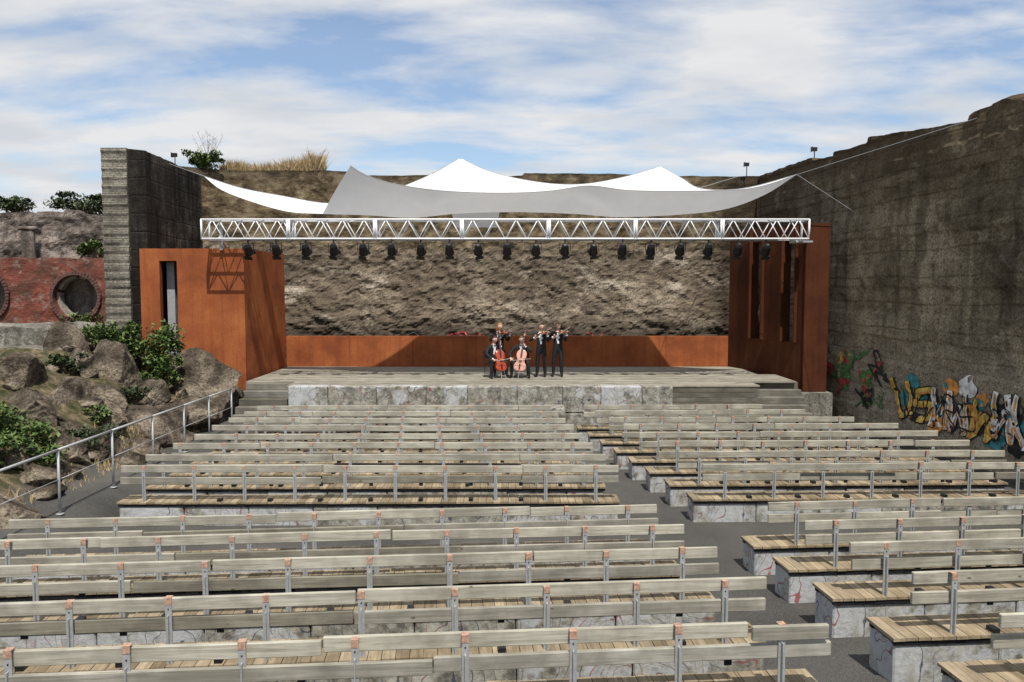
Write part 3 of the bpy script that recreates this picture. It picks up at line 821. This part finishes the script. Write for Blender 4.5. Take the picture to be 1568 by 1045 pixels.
def musician(name,loc,rotz,J,hair,female=False,headrot=(0,0,0),hands=()):
    root=empty(name,loc,rotz)
    names=list(J['pts'].keys()); idx={k:i for i,k in enumerate(names)}
    me=bpy.data.meshes.new(name+'_skel'); me.from_pydata([J['pts'][k][0] for k in names],[(idx[a],idx[b]) for a,b,_ in J['edges']],[])
    o=bpy.data.objects.new(name+'_skel',me); COL.objects.link(o)
    md=o.modifiers.new('Skin','SKIN'); md.use_smooth_shade=True
    for k in names:
        r=J['pts'][k][1]; sv=me.skin_vertices[0].data[idx[k]]; sv.radius=(r if isinstance(r,tuple) else (r,r)); sv.use_root=(k=='pelvis')
    sb=o.modifiers.new('Sub','SUBSURF'); sb.levels=2; sb.render_levels=2
    dg=bpy.context.evaluated_depsgraph_get(); dg.update()
    me2=bpy.data.meshes.new_from_object(o.evaluated_get(dg))
    bpy.data.objects.remove(o)
    me2.materials.clear()
    for m in(M_suit,M_skin,M_shirt,M_shoe): me2.materials.append(m)
    segs=[(Vector(J['pts'][a][0]),Vector(J['pts'][b][0]),{'suit':0,'skin':1,'shirt':2,'shoe':3}[l]) for a,b,l in J['edges']]
    ch=Vector(J['pts']['chest'][0])
    for pl in me2.polygons:
        c=pl.center; best=min(segs,key=lambda s:seg_d(c,s[0],s[1])); pl.material_index=best[2]; pl.use_smooth=True
        if best[2]==0 and c.y<ch.y-.06 and abs(c.x-ch.x)<.02+.045*max(0,(c.z-(ch.z-.22))/.3) and ch.z-.25<c.z<ch.z+.2: pl.material_index=2
    ob=bpy.data.objects.new('body',me2); COL.objects.link(ob); ob.parent=root
    H=MB(); nk=Vector(J['pts']['head'][0]); R=Matrix.Rotation(headrot[2],3,'Z')@Matrix.Rotation(headrot[0],3,'X')@Matrix.Rotation(headrot[1],3,'Y')
    c=nk+R@Vector((0,-.015,.10))
    def fh(p):
        p=p.copy()
        if p.z<0: p.x*=1-.28*(-p.z/.12); 
        if p.y<0 and p.z<.02: p.y*=1-.10*(-p.z/.12)
        return p
    H.ball(c,(.075,.095,.118),0,28,20,M=R,fn=fh)
    def hf(p):
        q=1.10+.04*noise.noise(p*30)
        if p.y<-.02 and p.z<.055: q=.80
        elif p.z<-.03: q=.82 if not female else 1.12
        return Vector((p.x*q,p.y*q+.008,p.z*q))
    H.ball(c,(.075,.095,.118),1,28,20,M=R,fn=hf)
    if female:
        H.ball(c+R@Vector((0,.075,-.08)),(.075,.05,.12),1,14,10,M=R)
    for sx in(-1,1):
        H.ball(c+R@Vector((sx*.030,-.083,.004)),(.010,.007,.006),2,8,6)
        H.ball(c+R@Vector((sx*.078,.008,-.008)),(.010,.02,.031),0,8,6,M=R)
        H.ball(c+R@Vector((sx*.030,-.086,.024)),(.017,.006,.004),1,8,5,M=R)
    H.ball(c+R@Vector((0,-.098,-.018)),(.011,.015,.02),0,8,6,M=R)
    H.ball(c+R@Vector((0,-.082,-.056)),(.023,.008,.007),3,10,6,M=R)
    H.obj('head',[M_skin,HAIR[hair],M_eye,M_lip],root,smooth=True)
    h=MB()
    for a in hands: hand(h,*a)
    h.obj('hands',[M_skin],root,smooth=True)
    t=MB(); n=Vector(J['pts']['neck'][0])
    t.ball(n+Vector((0,0,-.005)),(.062,.062,.024),0,14,6)
    t.ball(n+Vector((-.03,-.066,-.035)),(.028,.012,.018),1,8,6); t.ball(n+Vector((.03,-.066,-.035)),(.028,.012,.018),1,8,6)
    for k in('L','R'):
        w_=Vector(J['pts']['wr'+k][0]); c_=Vector(J['pts']['cu'+k][0]); t.tube(w_+(c_-w_)*-.1,w_+(c_-w_)*.75,.037,.034,10,0)
    t.obj('collar_and_cuffs',[M_shirt,M_suit],root,smooth=True)
    return root
def EDG():
    return [('pelvis','spine','suit'),('spine','chest','suit'),('chest','neck','suit'),('neck','head','skin'),
     ('chest','shL','suit'),('shL','elL','suit'),('elL','wrL','suit'),('wrL','cuL','skin'),
     ('chest','shR','suit'),('shR','elR','suit'),('elR','wrR','suit'),('wrR','cuR','skin'),
     ('pelvis','hiL','suit'),('hiL','knL','suit'),('knL','anL','suit'),('anL','toL','shoe'),
     ('pelvis','hiR','suit'),('hiR','knR','suit'),('knR','anR','suit'),('anR','toR','shoe')]
def ext(a,b,l):
    a=Vector(a);b=Vector(b); return tuple(b+(b-a).normalized()*l)
def standing(s=1,elL=(.27,-.18,1.2),wrL=(.30,-.40,1.40),elR=(-.36,-.14,1.22),wrR=(-.16,-.36,1.33)):
    P={'pelvis':((0,0,.96),(.145,.115)),'spine':((0,0,1.16),(.135,.105)),'chest':((0,.01,1.37),(.165,.115)),'neck':((0,0,1.51),.055),'head':((0,-.01,1.59),.05),
     'shL':((.185,.01,1.43),.068),'elL':(elL,.05),'wrL':(wrL,.034),'cuL':(ext(elL,wrL,.03),.024),
     'shR':((-.185,.01,1.43),.068),'elR':(elR,.05),'wrR':(wrR,.034),'cuR':(ext(elR,wrR,.03),.024),
     'hiL':((.095,0,.88),.095),'knL':((.12,-.03,.5),.07),'anL':((.13,.02,.09),.055),'toL':((.155,-.16,.035),.036),
     'hiR':((-.095,0,.88),.095),'knR':((-.13,.0,.5),.07),'anR':((-.15,.03,.09),.055),'toR':((-.19,-.14,.035),.036)}
    P={k:(tuple(c*s for c in v[0]),v[1]) for k,v in P.items()}
    return {'pts':P,'edges':EDG()}
def sitting(wrL=(.17,-.24,1.02),wrR=(-.30,-.50,.66)):
    elL=(.36,-.2,.86); elR=(-.38,-.22,.80)
    P={'pelvis':((0,0,.56),(.15,.12)),'spine':((0,-.02,.76),(.135,.105)),'chest':((0,-.05,.96),(.165,.115)),'neck':((0,-.07,1.10),.055),'head':((0,-.085,1.175),.05),
     'shL':((.185,-.05,1.02),.068),'elL':(elL,.05),'wrL':(wrL,.034),'cuL':(ext(elL,wrL,.03),.024),
     'shR':((-.185,-.05,1.02),.068),'elR':(elR,.05),'wrR':(wrR,.034),'cuR':(ext(elR,wrR,.03),.024),
     'hiL':((.11,-.03,.55),.095),'knL':((.27,-.43,.52),.068),'anL':((.29,-.40,.09),.052),'toL':((.33,-.57,.035),.036),
     'hiR':((-.11,-.03,.55),.095),'knR':((-.27,-.43,.52),.068),'anR':((-.29,-.38,.09),.052),'toR':((-.34,-.55,.035),.036)}
    return {'pts':P,'edges':EDG()}
def viol_mat(name,c): 
    m=NT(name,.25,0,.5); g=m.noise(1,5,.6,vec=m.map((30,3,30))); return m.col(m.ramp(g,[(.3,tuple(x*.7 for x in c)),(.7,c)]))
M_v1=viol_mat('violin_varnish',(.42,.12,.03)); M_v2=viol_mat('cello_red_varnish',(.45,.07,.03)); M_v3=viol_mat('cello_pale_varnish',(.68,.36,.28))
M_maple=simple('bridge_maple',(.6,.45,.25))
OUT=[(0,0),(.10,.005),(.19,.05),(.235,.14),(.225,.25),(.17,.33),(.145,.40),(.15,.47),(.185,.55),(.195,.65),(.17,.76),(.10,.83),(.03,.85),(0,.85)]
def strings(kind,parent,base,tip,normal,L,mat):
    """base = tail end of body, tip = direction point of scroll, L = body length"""
    base=Vector(base); ax=(Vector(tip)-base).normalized(); n=Vector(normal); n=(n-ax*n.dot(ax)).normalized(); s=ax.cross(n)
    k=L/.85; mb=MB(); th=L*(.11 if kind=='violin' else .16)
    out=spline(OUT,4); prof=[(a,b) for a,b in out]+[(-a,b) for a,b in reversed(out[1:-1])]
    def P(a,b,c): return base+s*a+ax*b+n*c
    N=len(prof); V=[]
    for c,sc in((-th/2,.86),(-th/2+th*.12,1),(th/2-th*.12,1),(th/2,.9)):
        for a,b in prof: V.append(P(a*k*sc,.425*k+(b-.425)*k*sc,c))
    F=[]
    for r in range(3):
        for i in range(N): F.append((r*N+i,r*N+(i+1)%N,(r+1)*N+(i+1)%N,(r+1)*N+i))
    cb=len(V); V.append(P(0,.4*k,-th*.62)); V.append(P(0,.4*k,th*.62))
    for i in range(N): F.append((cb,(i+1)%N,i)); F.append((cb+1,3*N+i,3*N+(i+1)%N))
    mb.add(V,F,0)
    R=Matrix((s,ax,n)).transposed().to_4x4(); R.translation=base
    w=.03*k
    mb.box(-w,w,.80*k,1.42*k,th*.45,th*.45+.025*k,0,R)
    mb.box(-w*1.1,w*1.1,.52*k,1.40*k,th*.62,th*.62+.02*k,1,R)
    mb.box(-w*.9,w*.9,.06*k,.26*k,th*.62,th*.62+.02*k,1,R)
    mb.box(-.07*k,.07*k,.395*k,.41*k,th*.6,th*.6+.09*k,2,R)
    mb.box(-w*.8,w*.8,1.42*k,1.60*k,th*.38,th*.5,0,R)
    mb.ball(P(0,1.62*k,th*.35),(.032*k,.032*k,.032*k),0,10,8)
    for i,b in enumerate((1.46,1.5,1.54,1.58)):
        sx=1 if i%2 else -1
        mb.tube(P(0,b*k,th*.45),P(sx*.09*k,b*k,th*.45),.010*k,seg=6,m=1)
    for sx in(-1,1):
        mb.box(sx*.11*k-.008*k,sx*.11*k+.008*k,.33*k,.47*k,th*.56,th*.575,1,R)
    for i in range(4):
        a=(i-1.5)*.018*k; mb.tube(P(a,.2*k,th*.7),P(a,.4*k,th*.6+.095*k),.0012,seg=4,m=3); mb.tube(P(a,.4*k,th*.6+.095*k),P(a*.7,1.42*k,th*.72),.0012,seg=4,m=3)
    if kind=='cello': mb.tube(P(0,0,0),P(0,-.42*k*.85,0),.008,seg=6,m=3)
    return mb.obj(kind,[mat,M_black,M_maple,M_steel],parent,smooth=False)
def bow(parent,a,b):
    mb=MB(); a=Vector(a);b=Vector(b); up=Vector((0,0,1)); n=(up-(b-a).normalized()*up.dot((b-a).normalized())).normalized()
    mb.tube(a,b,.005,.004,6,0); mb.tube(a-n*.025,b-n*.022,.003,.003,4,1); mb.tube(b,b-n*.025,.006,.004,6,0); mb.tube(a+(b-a)*.04,a+(b-a)*.04-n*.026,.009,.009,6,0)
    mb.obj('bow',[M_v1,M_shirt],parent)
def violinist(loc,rotz,hair,s=1,female=False):
    J=standing(s); wl=Vector(J['pts']['cuL'][0]); wr=Vector(J['pts']['cuR'][0])
    base=Vector((.05,-.09,1.50))*s; tip=wl+Vector((.0,-.04,.085))
    r=musician('violinist',loc,rotz,J,hair,female,(.12,.12,.45),
      [(wl,(.0,-.15,.9),(-.6,-.3,.0),.75),(wr,(.45,-.6,.35),(.2,.3,-.8),.6)])
    strings('violin',r,base,tip,(-.25,-.35,1),.355,M_v1)
    h=wr+Vector((.05,-.07,.0)); bow(r,h+Vector((-.06,-.03,-.03)),h+Vector((.50,.06,.36)))
    return r
def chair(loc,rotz):
    e=empty('orchestra_chair',loc,rotz); mb=MB()
    for x in(-.2,.2):
        mb.tube((x,-.2,0),(x,-.19,.42),.012); mb.tube((x,.2,0),(x,.2,.45),.012); mb.tube((x,.2,.45),(x*.95,.27,.88),.012)
        mb.tube((x,-.19,.42),(x,.2,.42),.012)
    mb.obj('frame',[M_black],e)
    mb=MB(); mb.box(-.22,.22,-.21,.21,.42,.455); mb.box(-.2,.2,.235,.26,.62,.88); mb.obj('cushions',[M_black],e,bevel=.012)
def cellist(loc,rotz,hair,mat):
    J=sitting(); wl=Vector(J['pts']['cuL'][0]); wr=Vector(J['pts']['cuR'][0])
    chair(loc,rotz)
    r=musician('cellist',loc,rotz,J,hair,False,(.25,0,.15),[(wl,(-.5,-.35,.55),(-.3,.6,-.2),.7),(wr,(.6,-.5,-.25),(.1,.2,-.9),.6)])
    strings('cello',r,(-.01,-.55,.25),(.10,-.19,1.22),(0,-1,.3),.73,mat)
    h=wr+Vector((.07,-.09,-.03)); bow(r,h+Vector((-.06,.0,.0)),h+Vector((.62,-.1,.08)))
    return r
Z=1.002
cellist((-.64,26.6,Z),.55,'dark',M_v2)
violinist((-.44,27.15,Z),.2,'ginger',.985,True)
cellist((.33,26.65,Z+.0),-.15,'brown',M_v3)
violinist((.98,26.6,Z),-.25,'dark',1.0)
violinist((1.54,26.7,Z),-.1,'brown',1.01)

# ------------------------------------------------------------------ camera, light, sky
cam=bpy.data.cameras.new('camera'); co=bpy.data.objects.new('camera',cam); COL.objects.link(co)
co.location=(0,0,4.0); co.rotation_euler=(math.radians(90-3.85),0,0); cam.lens=28; cam.sensor_width=36; cam.clip_end=3000; scene.camera=co
S=Vector((.10,-.47,.875)).normalized()
sun=bpy.data.lights.new('sun','SUN'); sun.energy=5.0; sun.angle=math.radians(.5); sun.color=(1,.95,.875)
so=bpy.data.objects.new('sun',sun); COL.objects.link(so); so.rotation_euler=(-S).to_track_quat('-Z','Y').to_euler(); so.location=(10,-30,40)
w=bpy.data.worlds.new('World'); scene.world=w; w.use_nodes=True; t=w.node_tree; bg=t.nodes['Background']
sky=t.nodes.new('ShaderNodeTexSky'); sky.sky_type='NISHITA'; sky.sun_disc=False
sky.sun_elevation=math.asin(S.z); sky.sun_rotation=math.atan2(S.x,S.y); sky.air_density=1.0; sky.dust_density=.6; sky.ozone_density=1.5
tc=t.nodes.new('ShaderNodeTexCoord'); sp=t.nodes.new('ShaderNodeSeparateXYZ'); t.links.new(tc.outputs['Generated'],sp.inputs[0])
def mth(op,a,b=0):
    m=t.nodes.new('ShaderNodeMath'); m.operation=op
    for sk,v in((m.inputs[0],a),(m.inputs[1],b)):
        if isinstance(v,(int,float)): sk.default_value=v
        else: t.links.new(v,sk)
    return m.outputs[0]
zz=mth('ADD',mth('MAXIMUM',sp.outputs[2],0),.14)
cb=t.nodes.new('ShaderNodeCombineXYZ'); t.links.new(mth('DIVIDE',sp.outputs[0],zz),cb.inputs[0]); t.links.new(mth('MULTIPLY',mth('DIVIDE',sp.outputs[1],zz),1.7),cb.inputs[1])
def wn(scale,det,rough,loc,rz=0,dist=0):
    mp=t.nodes.new('ShaderNodeMapping'); mp.inputs['Location'].default_value=loc; mp.inputs['Rotation'].default_value=(0,0,rz); t.links.new(cb.outputs[0],mp.inputs[0])
    n=t.nodes.new('ShaderNodeTexNoise'); n.inputs['Scale'].default_value=scale; n.inputs['Detail'].default_value=det; n.inputs['Roughness'].default_value=rough; n.inputs['Distortion'].default_value=dist
    t.links.new(mp.outputs[0],n.inputs['Vector']); return n.outputs['Fac']
def wr_(f,stops):
    r=t.nodes.new('ShaderNodeValToRGB'); t.links.new(f,r.inputs[0])
    while len(r.color_ramp.elements)<len(stops): r.color_ramp.elements.new(.5)
    for e_,(p,c) in zip(r.color_ramp.elements,stops): e_.position=p; e_.color=(*c,1) if isinstance(c,tuple) else (c,c,c,1)
    return r.outputs[0]
n1=wn(1.15,7,.55,(5.2,2.0,0),.25,.2); n2=wn(1.9,4,.5,(9,4,2))
mask=wr_(n1,[(.39,.12),(.50,.7),(.57,1)])
shade=wr_(n2,[(.35,(.78,.82,.88)),(.6,(.97,.975,.99))])
scl=t.nodes.new('ShaderNodeVectorMath'); scl.operation='SCALE'; t.links.new(shade,scl.inputs[0]); scl.inputs['Scale'].default_value=7.2
skb=t.nodes.new('ShaderNodeVectorMath'); skb.operation='MULTIPLY'; t.links.new(sky.outputs[0],skb.inputs[0]); skb.inputs[1].default_value=(1.15,1.2,1.25)
mx=t.nodes.new('ShaderNodeMix'); mx.data_type='RGBA'; t.links.new(mask,mx.inputs[0]); t.links.new(skb.outputs[0],mx.inputs[6]); t.links.new(scl.outputs[0],mx.inputs[7])
t.links.new(mx.outputs[2],bg.inputs[0]); bg.inputs[1].default_value=.115
scene.view_settings.view_transform='Standard'; scene.view_settings.look='None'; scene.view_settings.exposure=0
